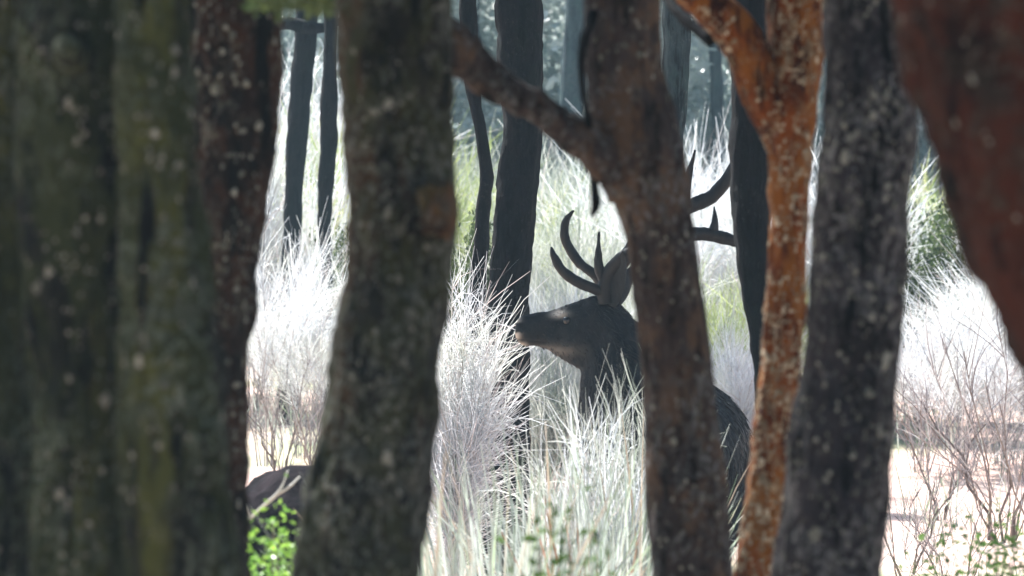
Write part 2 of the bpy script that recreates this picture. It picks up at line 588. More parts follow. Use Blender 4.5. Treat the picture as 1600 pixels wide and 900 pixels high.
# three-stemmed mossy tree filling the left edge
rows_b = [(0, 20, 212), (150, 28, 214), (300, 40, 208), (450, 48, 200), (600, 52, 205), (750, 48, 215), (900, 40, 225)]
root, base, C, R = tree("mossy_tree", "broad green mossy three-stemmed tree filling the left edge", rows_b, 7.6, M['moss_bark'], seed=3, lichen=520, lsize=.006,
                        bark=.010, lump=.10, crown=0, limbs=3, group=FG)
for rows, d, sd_ in (([(0, -120, 48), (200, -118, 45), (400, -115, 52), (600, -120, 60), (900, -130, 66)], 7.75, 5),
                     ([(0, 175, 293), (150, 178, 300), (300, 182, 312), (450, 186, 328), (600, 190, 346), (750, 195, 358), (900, 200, 376)], 7.45, 8)):
    Cs, Rs = edges_to_axis(rows, d, 4.2)
    V, Q = tube(Cs, Rs, 80, .013, .009, .10, sd_, 24)
    st = link("stem", mesh_np("stem", V - base, Q, M['moss_bark']), root)
    l = link("lichen", lichen_mesh(V - base, 80, 420, .006), st); l['kind'] = 'stuff'
# stub of a cut branch on the mossy tree
V, Q = tube([PX(112, 92, 7.5), PX(106, 78, 7.40), PX(104, 70, 7.36)], [.030, .022, .013], 14, .006, .003, .05, 2)
link("branch_stub", mesh_np("branch_stub", V - base, Q, M['moss_bark']), root)

tree("red_tree", "dark reddish trunk flecked with lichen, tucked behind the mossy three-stemmed tree",
     [(0, 292, 438), (150, 298, 430), (300, 300, 416), (450, 300, 397), (600, 290, 384), (720, 290, 386), (900, 285, 392)], 9.6, M['red_bark'],
     seed=11, lichen=420, lsize=.008, crown=1, group=FG)
root3, base3, C3, R3 = tree("olive_tree", "dark olive trunk with a brown knot, left of the white broom",
     [(0, 532, 699), (110, 538, 700), (225, 545, 704), (320, 546, 706), (450, 541, 697), (575, 520, 688), (700, 503, 676), (800, 486, 660), (900, 472, 647)],
     8.6, M['olive_bark'], seed=17, lichen=620, lsize=.006, crown=2, group=FG, bark=.010, lump=.09)
# leafy side bough that droops into the top of the bright gap
V, Q = tube([PX(560, -95, 8.7), PX(500, -70, 8.9), PX(440, -45, 9.1), PX(400, -20, 9.2)], np.array([16, 12, 8, 3]) / F * 8.8, 10, .02, .002, .1, 19)
bo = link("bough", mesh_np("bough", V - base3, Q, M['olive_bark']), root3)
nl = 620
lp = np.stack([PX(a_, b_, 8.9) for a_, b_ in zip(rng.uniform(395, 560, nl), -62 + 74 * rng.uniform(0, 1, nl) ** .8 + rng.normal(0, 8, nl))])
lp[:, 1] += rng.normal(0, .12, nl)
V, Q, ti = leaves(lp, .032, rng.uniform(0, 1, nl), .4)
link("leaves", mesh_np("leaves", V - base3, Q, M['leaf_dark'], False, ti), bo)
# swollen knot on its right side
bm = bmesh.new(); bmesh.ops.create_icosphere(bm, subdivisions=5, radius=1)
kv = np.array([v.co for v in bm.verts]); kc = PX(684, 325, 8.50)
kv = kv * np.array([.034, .050, .052]) * (1 + .22 * fbm(kv * 2.2, 4, 9))[:, None] + kc - base3
kf = np.array([[v.index for v in f.verts] for f in bm.faces]); bm.free()
link("knot", mesh_np("knot", kv, kf, M['knot_bark']), root3)

root4, base4, C4, R4 = tree("forked_tree", "brown forked tree with a mossy side branch, hiding the stag's shoulder",
     [(0, 914, 1030), (100, 917, 1036), (180, 922, 1052), (250, 940, 1074), (350, 974, 1089), (450, 988, 1098), (550, 1000, 1110), (650, 1009, 1122), (750, 1013, 1135), (900, 1019, 1146)],
     10.0, M['brown_bark'], seed=23, lichen=420, lsize=.006, crown=0, group=FG, bark=.0045, lump=.05, cs=1.05, off=(-1.0, 1.0))
Cb = [PX(985, 292, 10.0), PX(945, 243, 9.96), PX(900, 212, 9.92), PX(850, 178, 9.9), PX(800, 148, 9.88), PX(755, 112, 9.86), PX(715, 78, 9.84), PX(660, 40, 9.8), PX(560, -40, 9.7), PX(450, -160, 9.5)]
Rb = np.array([34, 30, 20, 19, 22, 26, 30, 28, 24, 15]) / F * 10
V, Q = tube(Cb, Rb, 56, .010, .010, .34, 29, 22)
br = link("side_branch", mesh_np("side_branch", V - base4, Q, M['brown_bark']), root4)
V, Q = tube([PX(928, 20, 9.93), PX(909, 85, 9.86), PX(910, 140, 9.86), PX(919, 190, 9.90), PX(924, 240, 10.02), PX(929, 295, 10.08), PX(931, 322, 10.08), PX(924, 338, 10.08)],
            np.array([8, 6, 5.2, 5, 5.5, 7, 7, 2.5]) / F * 10, 14, .01, .0015, .08, 31)
link("dead_branch", mesh_np("dead_branch", V - base4, Q, M['dark_bark']), root4)

root6, base6, C6, R6 = tree("orange_tree", "slender orange tree crusted with white lichen, forking at the top",
     [(0, 1200, 1291), (100, 1200, 1286), (180, 1198, 1277), (300, 1203, 1266), (400, 1201, 1261), (500, 1195, 1256), (600, 1186, 1250), (700, 1176, 1240), (800, 1164, 1226), (900, 1148, 1212)],
     10.6, M['orange_bark'], seed=37, lichen=1500, lsize=.0062, bunch=.75, crown=1, group=FG, bark=.006, lump=.06)
Cb = [PX(1228, 235, 10.62), PX(1200, 165, 10.6), PX(1172, 95, 10.58), PX(1140, 40, 10.56), PX(1095, -5, 10.55), PX(1030, -50, 10.5), PX(900, -120, 10.4)]
Rb = np.array([26, 32, 34, 34, 32, 28, 15]) / F * 10.6
V, Q = tube(Cb, Rb, 48, .012, .006, .10, 41, 26)
lb = link("limb", mesh_np("limb", V - base6, Q, M['orange_bark']), root6)
l = link("lichen", lichen_mesh(V - base6, 48, 420, .006, mat='lichen_white'), lb); l['kind'] = 'stuff'
V, Q = tube([PX(1112, 62, 10.62), PX(1092, 48, 10.65), PX(1068, 30, 10.7), PX(1035, -10, 10.8)], np.array([12, 9, 8, 6]) / F * 10.6, 12, .012, .002, .08, 43)
link("twig", mesh_np("twig", V - base6, Q, M['dark_bark']), root6)

tree("grey_tree", "straight dark grey trunk spotted with pale lichen, right of the orange tree",
     [(0, 1288, 1404), (80, 1290, 1412), (180, 1283, 1428), (280, 1274, 1421), (400, 1265, 1412), (500, 1256, 1405), (600, 1247, 1398), (700, 1233, 1391), (800, 1220, 1384), (900, 1207, 1378)],
     9.2, M['grey_bark'], seed=47, lichen=620, lsize=.0075, crown=2, group=FG, bark=.006, lump=.06)
tree("rust_tree", "thick rusty red trunk leaning across the right edge",
     [(0, 1398, 1690), (80, 1418, 1705), (170, 1442, 1730), (250, 1468, 1755), (330, 1496, 1780), (400, 1524, 1805), (460, 1556, 1830), (540, 1588, 1862), (700, 1650, 1925)],
     6.6, M['rust_bark'], seed=53, crown=0, group=FG, bark=.013, lump=.07, ridge=17, lean_top=.3, lichen=120, lsize=.006)

# ------------------------------------------------------------------ the trees round the stag (silhouettes)
MG = 'dark slim trees around the stag'
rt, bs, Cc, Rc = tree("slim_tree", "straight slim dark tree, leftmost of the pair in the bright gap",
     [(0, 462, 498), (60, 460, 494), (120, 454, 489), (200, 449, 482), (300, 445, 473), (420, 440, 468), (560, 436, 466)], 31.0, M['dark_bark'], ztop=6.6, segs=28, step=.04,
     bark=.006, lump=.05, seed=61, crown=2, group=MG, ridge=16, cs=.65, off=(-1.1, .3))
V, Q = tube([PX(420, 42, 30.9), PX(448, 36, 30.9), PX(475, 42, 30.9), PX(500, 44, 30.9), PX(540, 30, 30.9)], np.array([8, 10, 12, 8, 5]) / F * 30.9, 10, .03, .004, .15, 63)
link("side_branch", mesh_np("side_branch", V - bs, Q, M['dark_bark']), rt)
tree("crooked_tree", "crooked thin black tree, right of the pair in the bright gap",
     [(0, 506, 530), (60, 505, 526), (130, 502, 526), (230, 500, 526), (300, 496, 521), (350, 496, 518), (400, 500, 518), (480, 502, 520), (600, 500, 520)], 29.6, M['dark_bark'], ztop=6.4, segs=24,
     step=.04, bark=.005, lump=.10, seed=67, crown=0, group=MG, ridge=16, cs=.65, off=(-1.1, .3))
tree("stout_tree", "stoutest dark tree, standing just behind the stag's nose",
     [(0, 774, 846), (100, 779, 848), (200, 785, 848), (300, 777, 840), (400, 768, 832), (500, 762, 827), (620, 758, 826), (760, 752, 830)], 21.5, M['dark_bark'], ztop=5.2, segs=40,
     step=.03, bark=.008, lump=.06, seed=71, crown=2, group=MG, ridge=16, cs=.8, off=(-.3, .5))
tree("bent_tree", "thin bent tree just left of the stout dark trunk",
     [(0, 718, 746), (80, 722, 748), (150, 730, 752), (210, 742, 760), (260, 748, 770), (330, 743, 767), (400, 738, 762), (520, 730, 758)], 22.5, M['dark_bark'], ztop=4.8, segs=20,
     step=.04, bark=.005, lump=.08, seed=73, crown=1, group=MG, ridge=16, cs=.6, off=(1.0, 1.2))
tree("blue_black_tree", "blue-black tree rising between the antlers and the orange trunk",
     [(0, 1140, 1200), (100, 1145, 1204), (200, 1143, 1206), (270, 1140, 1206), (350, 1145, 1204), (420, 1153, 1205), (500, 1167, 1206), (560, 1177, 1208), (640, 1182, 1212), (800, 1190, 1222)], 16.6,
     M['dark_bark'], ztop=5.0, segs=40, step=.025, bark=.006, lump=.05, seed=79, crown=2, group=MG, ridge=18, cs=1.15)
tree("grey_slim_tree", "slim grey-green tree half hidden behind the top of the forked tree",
     [(0, 1036, 1082), (100, 1036, 1078), (200, 1030, 1070), (350, 1020, 1060), (600, 1015, 1060)], 20.0, M['far_bark_hazed'], ztop=5.0, segs=24, step=.04, bark=.005,
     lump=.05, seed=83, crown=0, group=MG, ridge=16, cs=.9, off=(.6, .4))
tree("slim_tree", "unseen slim dark tree added behind the olive trunk, its crown shading the stag",
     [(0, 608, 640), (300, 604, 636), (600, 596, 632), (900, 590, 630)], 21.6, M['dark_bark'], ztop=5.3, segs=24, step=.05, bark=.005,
     lump=.05, seed=89, crown=1, group=MG, ridge=16, cs=1.1, off=(-1.25, 0.2))  # unseen tree, added so that its crown shades the stag
# ------------------------------------------------------------------ far wood
FW = 'trees of the wood beyond the clearing'
FCROWN = [crown_mesh("crown", M['leaf_far_hazed'], 5200, 2.0, 1.8, 2.6, .15, 30, (.5, .9)),
          crown_mesh("crown", M['leaf_far_hazed'], 5200, 1.7, 1.7, 2.2, .14, 26, (.5, .9)),
          crown_mesh("crown", M['leaf_far_hazed'], 5600, 1.9, 1.9, 2.9, .15, 30, (.5, 1.))]
far_rows = [(420, 52, 14), (505, 58, 18), (590, 50, 16), (690, 56, 20), (745, 49, 16), (885, 44, 38), (950, 57, 18), (1010, 50, 16), (1085, 55, 22), (1125, 47, 20), (1230, 54, 20), (1320, 60, 18),
            (1430, 50, 20), (1480, 58, 22), (1560, 52, 20), (330, 55, 20), (180, 58, 20), (1660, 56, 20), (60, 52, 20)]
far_lab = ["far tree behind the bright gap, left of the slim dark pair", "far tree seen through the gap right of the crooked black tree", "far tree hidden behind the olive trunk",
           "far tree at the right edge of the olive trunk", "far tree between the bent tree and the stout trunk", "haze-tinted blue-grey far trunk between the stout tree and the forked tree",
           "far tree behind the top of the forked tree's left side", "far tree behind the top of the forked tree", "far tree between the forked tree and the antlers",
           "far tree just left of the blue-black tree", "far tree behind the orange trunk", "far tree behind the grey lichen trunk", "far tree at the right edge of the grey lichen trunk",
           "far tree in the gap beside the leaning rusty trunk", "far tree behind the leaning rusty trunk", "far tree behind the dark reddish trunk", "far tree behind the mossy three-stemmed tree",
           "far tree beyond the right edge of the rusty trunk", "far tree behind the left stem of the mossy tree"]
for k, ((px, d, wpx), lb_) in enumerate(zip(far_rows, far_lab)):
    x = (px - 800) / F * d
    base = np.array([x, d, gz(x, d)])
    root = empty("woodland_tree", base); tag(root, lb_, 'tree', FW)
    h = 5.2 + (k * 37 % 10) * .12
    r0 = wpx / 2 / F * d
    lean = ((k * 53) % 7 - 3) * .06
    V, Q = tube([(0, 0, -.1), (lean * .3, 0, h * .35), (lean, .05, h * .7), (lean * 1.3, 0, h)], [r0 * 1.3, r0, r0 * .8, r0 * .4], 14, .12, .008, .08, 100 + k, 10)
    link("trunk", mesh_np("trunk", V, Q, M['far_bark_hazed']), root)
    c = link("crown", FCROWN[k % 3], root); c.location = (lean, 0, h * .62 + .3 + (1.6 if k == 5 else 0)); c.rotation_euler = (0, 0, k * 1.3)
WU = [leafy_meshes(2.2, 1.1, 3800, M['leaf_far_hazed'], .11), leafy_meshes(2.6, 1.2, 4200, M['leaf_far_hazed'], .12)]
under = [(300, 47), (380, 50), (450, 48), (520, 52), (600, 47), (670, 50), (735, 48), (800, 51), (850, 56), (900, 50), (960, 48), (1020, 52), (1075, 49), (1140, 51), (1200, 48), (1270, 51), (1340, 49), (1420, 52), (1480, 48), (1550, 51), (1620, 49), (230, 50), (150, 48), (60, 51)]
under_lab = ["left of the slim dark pair", "at the reddish trunk's edge", "behind the slim dark tree", "behind the crooked black tree", "behind the olive trunk", "just left of the bent tree",
             "behind the bent tree", "behind the stout dark trunk", "right of the stout trunk", "above the stag's tines", "behind the forked tree's fork", "behind the forked tree's top", "right of the forked tree",
             "left of the blue-black tree", "behind the orange trunk's fork", "between the orange and grey trunks", "behind the grey lichen trunk", "at the grey lichen trunk's right edge", "in the right-hand gap",
             "beside the leaning rusty trunk", "behind the leaning rusty trunk", "behind the reddish trunk", "behind the mossy tree's right stem", "behind the mossy tree's left stem"]
for k, ((px, d), lb_) in enumerate(zip(under, under_lab)):
    x = (px - 800) / F * d
    root = empty("undergrowth_bush", (x, d, gz(x, d) - .02)); root.rotation_euler = (0, 0, k * .9)
    tag(root, "dark bush at the edge of the far wood, " + lb_, 'bush', 'dark bushes along the edge of the far wood')
    for nm, me in zip(("stems", "leaves"), WU[k % 2]):
        link(nm, me, root)


# ------------------------------------------------------------------ shrubs and grasses
def broom_arrays(H, Rr, nst, ntw, bare=.25, droop=.2, wtw=.006, lean=(0, 0), tl=(.25, .5), curl=.16, fan=.42):
    """vase-shaped broom: bare lower stems that fan out and carry sheaves of thin upright twigs"""
    a = rng.uniform(0, 2 * PI, nst); rr = Rr * np.sqrt(rng.uniform(0.02, 1, nst))
    hh = H * rng.uniform(.62, 1.0, nst) * (1 - .25 * (rr / Rr) ** 2)
    k = 6
    tt = np.linspace(0, 1, k)
    base = np.stack([np.cos(a), np.sin(a)], 1) * (rng.uniform(.02, .12, nst) * Rr)[:, None]
    tipxy = np.stack([np.cos(a), np.sin(a)], 1) * rr[:, None] + np.array(lean)
    S = np.zeros((nst, k, 3))
    for j, tj in enumerate(tt):
        S[:, j, :2] = base + (tipxy - base) * tj ** 1.5 + rng.normal(0, .018, (nst, 2)) * (0 < tj)
        S[:, j, 2] = hh * .82 * (tj - droop * .25 * tj ** 2)
    SW = np.linspace(1.0, .3, k)[None, :] * rng.uniform(.010, .02, nst)[:, None]
    # twigs
    n = nst * ntw
    si = np.repeat(np.arange(nst), ntw)
    u = rng.uniform(bare, 1.0, n)
    x = u * (k - 1); i0 = np.clip(x.astype(int), 0, k - 2); f = (x - i0)[:, None]
    p0 = S[si, i0] * (1 - f) + S[si, i0 + 1] * f
    tan = S[si, i0 + 1] - S[si, i0]; tan /= np.linalg.norm(tan, axis=1)[:, None] + 1e-9
    d = tan * .6 + rng.normal(0, fan, (n, 3)) + np.array([0, 0, .55])
    d[:, 2] = np.maximum(d[:, 2], .12)
    d /= np.linalg.norm(d, axis=1)[:, None]
    L = H * rng.uniform(tl[0], tl[1], n) * (1.1 - .5 * u)
    kk = 4
    T = np.zeros((n, kk, 3))
    cur = np.clip(rng.normal(0, curl, (n, 3)), -.45, .45); cur[:, 2] -= .10 * droop * 5 * rng.uniform(0, 1, n)
    for j in range(kk):
        s = j / (kk - 1)
        T[:, j] = p0 + d * (L * s)[:, None] + cur * (L * s * s)[:, None]
    TW = np.linspace(1, .35, kk)[None, :] * (wtw * rng.uniform(.6, 1.3, n))[:, None]
    return S, SW, T, TW


def broom_meshes(H, Rr, nst, ntw, mtw, mst, **kw):
    S, SW, T, TW = broom_arrays(H, Rr, nst, ntw, **kw)
    V, Q, ti = ribbons(S, SW, rng.uniform(0, 1, len(S)))
    ms = mesh_np("stems", V, Q, mst, True, ti)
    V, Q, ti = ribbons(T, TW, rng.uniform(0, 1, len(T)))
    mt = mesh_np("twigs", V, Q, mtw, True, ti)
    return ms, mt


def tussock_mesh(H, Rr, n, mat, wd=.009, spread=.35, droop=.35):
    a = rng.uniform(0, 2 * PI, n); r = Rr * np.sqrt(rng.uniform(0, 1, n))
    p0 = np.stack([np.cos(a) * r, np.sin(a) * r, np.zeros(n)], 1)
    out = np.stack([np.cos(a), np.sin(a), np.zeros(n)], 1) + rng.normal(0, .45, (n, 3)) * np.array([1, 1, 0])
    h = H * rng.uniform(.4, 1.0, n)
    sp = spread * rng.uniform(.1, 1, n)
    k = 6
    P = np.zeros((n, k, 3))
    for j in range(k):
        s = j / (k - 1)
        P[:, j] = p0 + out * (sp * h * s ** 1.6)[:, None]
        P[:, j, 2] = h * (s - droop * sp * s ** 3)
    W = (wd * rng.uniform(.5, 1.4, n))[:, None] * np.array([.8, 1, .95, .8, .5, .12])[None, :]
    V, Q, ti = ribbons(P, W, rng.uniform(0, 1, n))
    return mesh_np("blades", V, Q, mat, True, ti)


def place(name, cat, label, group, px, d, meshes, rz=0.0, sc=1.0, scz=None, z=None):
    x = (px - 800) / F * d
    root = empty(name, (x, d, gz(x, d) - .02 if z is None else z))
    root.rotation_euler = (0, 0, rz)
    root.scale = (sc, sc, scz or sc)
    tag(root, label, cat, group)
    for nm, me in meshes:
        link(nm, me, root)
    return root


BR = [broom_meshes(2.3, 1.0, 40, 64, M['broom'], M['twig'], bare=.34, wtw=.0075, curl=.34, fan=.5),
      broom_meshes(2.4, .9, 30, 84, M['broom'], M['twig'], bare=.28, wtw=.008, droop=.5),
      broom_meshes(2.2, .9, 34, 70, M['broom_green'], M['twig'], bare=.25, wtw=.008),
      broom_meshes(2.3, .9, 34, 64, M['broom_yellow'], M['twig'], bare=.25, wtw=.009),
      broom_meshes(2.3, 1.0, 34, 70, M['broom_grey'], M['twig'], bare=.22, wtw=.008, droop=.4),
      broom_meshes(2.3, .9, 22, 70, M['broom'], M['twig_grey'], bare=.52, wtw=.0065, droop=.35, tl=(.16, .36), curl=.36, fan=.55)]
NB = broom_meshes(1.95, .25, 40, 80, M['broom'], M['twig_pale'], bare=.22, wtw=.0045, droop=.6, tl=(.12, .25), curl=.34, fan=.58, lean=(.05, 0))
DT = [broom_meshes(1.0, .5, 9, 16, M['twig_grey'], M['twig'], bare=.3, wtw=.005, tl=(.2, .45)),
      broom_meshes(1.3, .6, 13, 17, M['twig_grey'], M['twig'], bare=.35, wtw=.005, tl=(.2, .4))]
G_BR = 'pale broom bushes in the sunny clearing'
brooms = [
    # px, d, kind, scale, zscale, label
    (395, 32, 1, .9, 1.15, "tall white broom against the dark reddish trunk's right edge"),
    (455, 37, 0, 1.1, 1.20, "tall white broom behind the slim dark tree"),
    (530, 33, 3, .9, 1.05, "tall yellowish broom beside the olive trunk's left edge"),
    (600, 34, 2, 1.0, 1.0, "green-tinged broom behind the olive trunk"),
    (700, 38, 4, .9, .85, "grey broom behind the bent tree"),
    (868, 31, 4, .8, .85, "grey-green broom filling the gap behind the stag's brow"),
    (915, 33, 3, .8, .66, "yellow-green broom behind the stag's tines"),
    (850, 34.5, 3, .8, .72, "yellow-green broom at the stout dark trunk's right edge"),
    (940, 35, 4, .9, .98, "grey broom left of the forked tree, behind the dangling dead branch"),
    (968, 29, 4, .7, .70, "pale grey broom against the forked tree's left edge, behind the antlers"),
    (880, 28, 0, .5, .56, "low pale broom under the stag's chin"),
    (845, 26.5, 4, .55, .52, "low grey broom under the stag's muzzle"),
    (1050, 33, 0, 1.0, .9, "white broom behind the forked tree"),
    (1108, 31, 0, .7, .90, "white broom seen between the two antler beams"),
    (1125, 29, 2, .7, .62, "yellow-green broom below the antlers, left of the blue-black tree"),
    (1150, 27, 1, .5, .55, "white broom above the stag's rump"),
    (1250, 32, 0, 1.0, .9, "white broom behind the orange trunk"),
    (1350, 31, 1, 1.0, .9, "white broom behind the grey lichen trunk"),
    (1450, 34, 3, .8, .80, "tall yellow-green broom in the right-hand gap"),
    (1525, 38, 2, 1.1, .70, "green broom beside the leaning rusty trunk"),
    (1440, 28, 5, .62, .62, "white plumed broom at the grey trunk's right edge"),
    (1500, 27.5, 5, .60, .60, "white plumed broom in the middle of the right-hand gap"),
    (1565, 28.5, 5, .66, .66, "white plumed broom under the leaning rusty trunk"),
    (1640, 29, 1, .8, .8, "white broom beyond the right edge, behind the rusty trunk"),
    (790, 36, 4, 1.0, .90, "grey broom behind the stout dark tree"),
    (418, 28.2, 5, .60, .84, "wispy white broom in front of the slim dark tree"),
    (470, 28.8, 5, .50, .66, "wispy yellowish broom between the slim and the crooked dark trees"),
    (515, 28.0, 5, .50, .62, "wispy white broom at the foot of the crooked tree, touching the olive trunk"),
    (200, 33, 0, 1.0, 1.0, "white broom behind the mossy three-stemmed tree"),
]
for i, (px, d, kd, sc, scz, lb_) in enumerate(brooms):
    place("broom_bush", 'bush', lb_, G_BR, px, d, (("stems", BR[kd][0]), ("twigs", BR[kd][1])), i * 1.1, sc, scz)
place("broom_bush", 'bush', "bright white feathery broom between the olive trunk and the stag's muzzle", G_BR, 704, 20.4, (("stems", NB[0]), ("twigs", NB[1])), .4, .92, 1.12)
G_TW = 'bare brown scrub on the clearing floor'
for i, (px, d, kd, sc, lb_) in enumerate([
        (440, 27.5, 1, .75, "bare twiggy scrub with a dark stem in the bright left gap"),
        (492, 27, 0, .85, "bare twiggy scrub leaning against the olive trunk's left edge"),
        (1470, 25.5, 0, 1.0, "sparse dark scrub at the foot of the white plumes"),
        (1568, 24.5, 1, 1.2, "dense purplish scrub under the leaning rusty trunk"),
        (1625, 23.5, 1, 1.0, "dark scrub at the right edge of the clearing"),
        (1415, 22, 0, .85, "low grey scrub beside the grey trunk's base"),
        (1490, 21, 0, .75, "low grey scrub left of the dark green bush")]):
    place("scrub_bush", 'bush', lb_, G_TW, px, d, (("stems", DT[kd][0]), ("twigs", DT[kd][1])), i * 2.1, sc, sc)

TU = [tussock_mesh(1.3, .15, 230, M['straw'], .011, .32), tussock_mesh(1.2, .19, 240, M['straw'], .010, .45), tussock_mesh(1.0, .15, 200, M['straw'], .011, .5)]
G_TU = 'tall pale grass tussocks in front of the stag'
for i, (px, d, kd, sc, lb_) in enumerate([
        (700, 11.8, 0, .98, "tall pale tussock against the olive trunk's right edge"),
        (760, 13.8, 1, 1.0, "tall pale tussock below the white feathery broom"),
        (822, 14.6, 0, .98, "tallest pale tussock, under the stag's muzzle"),
        (765, 10.2, 2, 1.16, "short grass tussock at the bottom of the picture, left of the green plant"),
        (838, 10.6, 2, 1.14, "short grass tussock just left of the green plant"),
        (905, 15.6, 1, 1.02, "pale tussock under the stag's throat"),
        (955, 15.0, 1, .95, "pale tussock in front of the stag's chest"),
        (985, 12.0, 0, .88, "greenish tussock against the forked tree's left edge"),
        (945, 10.9, 2, 1.08, "short tussock at the bottom, right of the green plant"),
        (1000, 16.2, 0, 1.0, "pale tussock half hidden by the forked tree, before the stag"),
        (1130, 15.5, 1, .80, "thin grass tussock in front of the stag's rump"),
        (1160, 13.4, 2, .80, "dry grass tussock between the forked and orange trunks"),
        (665, 14.5, 1, .8, "short tussock peeping past the olive trunk"),
        (105, 6.6, 2, 1.24, "few pale grass blades at the foot of the mossy tree")]):
    x = (px - 800) / F * d
    place("grass_tussock", 'grass tussock', lb_, G_TU, px, d, (("blades", TU[kd]),), i * 1.7, sc, sc)
DS = tussock_mesh(1.05, .06, 40, M['twig_red'], .012, .18)
place("dry_stalks", 'dead plant', "clump of dry reddish-brown stalks among the pale tussocks before the stag", None, 930, 14.2, (("stalks", DS),), 0, 1, 1)
place("dry_stalks", 'dead plant', "clump of dry pinkish stalks at the orange trunk's foot, bottom of the frame", None, 1152, 12.2, (("stalks", DS),), 1, .95, .95)
# pale fan of twigs before the stag's chest
CBW = broom_meshes(1.30, .34, 34, 44, M['broom'], M['twig_pale'], bare=.3, wtw=.0048, droop=.35, tl=(.12, .28), curl=.34, fan=.52)[1]
CB = broom_meshes(1.30, .36, 44, 54, M['broom_grey'], M['twig_pale'], bare=.25, wtw=.0048, droop=.35, tl=(.14, .32), curl=.34, fan=.52)
place("broom_bush", 'bush', "pale fan of twigs in front of the stag's chest", G_BR, 938, 16.5, (("stems", CB[0]), ("twigs", CBW)), 0, .85, 1.28)
place("broom_bush", 'bush', "grey twiggy broom beside the forked tree, before the stag's chest", G_BR, 985, 16.7, (("stems", CB[0]), ("twigs", CB[1])), 2, .75, 1.30)

LG = leafy_meshes(1.18, .34, 15000, M['leaf_bright'], .024, 44)
place("green_bush", 'bush', "bright green leafy bush below the dark rock", 'leafy green plants', 425, 11.6, (("stems", LG[0]), ("leaves", LG[1])), 0, 1.0, .96)
LG2 = leafy_meshes(.95, .26, 9000, M['leaf'], .026, 60)
place("green_bush", 'bush', "dark green leafy bush in the bottom right corner", 'leafy green plants', 1580, 12.8, (("stems", LG2[0]), ("leaves", LG2[1])), 0, 1, 1)
LG3 = leafy_meshes(1.14, .055, 900, M['leaf'], .03, 9)
place("green_bush", 'bush', "small green plant low among the pale tussocks", 'leafy green plants', 890, 9.9, (("stems", LG3[0]), ("leaves", LG3[1])), 0, 1, 1)
LG4 = leafy_meshes(1.5, .7, 8000, M['leaf_dark'], .055)
for px, d, s, lb_ in ((722, 27, 1.0, "dark green bush behind the bent tree"), (1432, 30.5, 1.0, "dark green bush behind the white plumes at the grey trunk"),
                      (1500, 32, 1.0, "dark green bush behind the white plumes in the right-hand gap"), (545, 30, .9, "dark green bush at the olive trunk's left edge")):
    place("green_bush", 'bush', lb_, 'leafy green plants', px, d, (("stems", LG4[0]), ("leaves", LG4[1])), px, s * (.42 if px < 1000 else .8), s)

# dark rock in the left gap
bm = bmesh.new(); bmesh.ops.create_icosphere(bm, subdivisions=6, radius=1)
rv = np.array([v.co for v in bm.verts]); rf = np.array([[v.index for v in f.verts] for f in bm.faces]); bm.free()
rv = np.sign(rv) * np.abs(rv) ** np.array([.75, .75, .62])
rv = rv * (1 + .07 * fbm(rv * 1.6, 5, 21))[:, None] * np.array([.42, .38, .703])
rc = PX(470, 0, 15.2); rb = gz(rc[0], 15.2)
o = link("rock", mesh_np("rock", rv + np.array([0, 0, .27]), rf, M['rock']), None, (rc[0], 15.2, rb))
tag(o, "dark smooth-topped rock between the reddish and olive trunks", 'rock')
# dead branch lying over the green bush
bb = PX(430, 780, 13.0)
parts = [tube([PX(385, 815, 12.9) - bb, PX(412, 790, 12.9) - bb, PX(436, 768, 12.9) - bb, PX(450, 735, 12.92) - bb], np.array([7, 6, 5, 2]) * .36 / F * 13, 10, .01, .001, .15, 3),
         tube([PX(428, 776, 12.9) - bb, PX(450, 762, 12.9) - bb, PX(468, 745, 12.95) - bb], np.array([5, 4, 2]) * .36 / F * 13, 8, .01, .001, .1, 4),
         tube([PX(392, 808, 12.9) - bb, PX(380, 770, 12.9) - bb, PX(370, 738, 12.95) - bb], np.array([4, 3, 1.5]) * .36 / F * 13, 8, .01, .001, .1, 5)]
V, Q = join(parts)
o = link("dead_stick", mesh_np("dead_stick", V, Q, M['twig_pale'], True, np.full(len(V), .6)), None, bb)
tag(o, "bleached forked dead stick caught in the bright green bush", 'stick')


# short dry grass over the clearing
def field_grass(n, y0, y1, name, label):
    y = rng.uniform(y0, y1, n); x = rng.uniform(-1, 1, n) * (y * .12 + 1.2)
    keep = vnoise(np.stack([x * .9, y * .6, np.zeros(n)], 1), 91) > -.1
    x, y = x[keep], y[keep]; n = len(x)
    z = ground_z(x, y) - .01
    h = rng.uniform(.10, .38, n)
    k = 4
    P = np.zeros((n, k, 3))
    o_ = rng.normal(0, .35, (n, 2))
    for j in range(k):
        s = j / (k - 1)
        P[:, j, 0] = x + o_[:, 0] * h * s ** 1.5; P[:, j, 1] = y + o_[:, 1] * h * s ** 1.5; P[:, j, 2] = z + h * s
    W = (rng.uniform(.004, .009, n))[:, None] * np.array([1, .9, .6, .15])[None]
    V, Q, ti = ribbons(P, W, rng.uniform(0, 1, n))
    o = link(name, mesh_np(name, V, Q, M['straw'], True, ti))
    tag(o, label, 'grass', kind='stuff')


field_grass(26000, 19, 44, "grass", "short dry pale grass scattered over the clearing floor")

# ------------------------------------------------------------------ the stag
S_ = 415.0
DD = 18.0


def DP(px, py, dy=0.0):
    return np.array([(px - 800) / S_, DD + dy, CAMZ - (py - 450) / S_])


stag_base = np.array([DP(1035, 0)[0], DD + .35, 0.0]); stag_base[2] = gz(stag_base[0], stag_base[1])


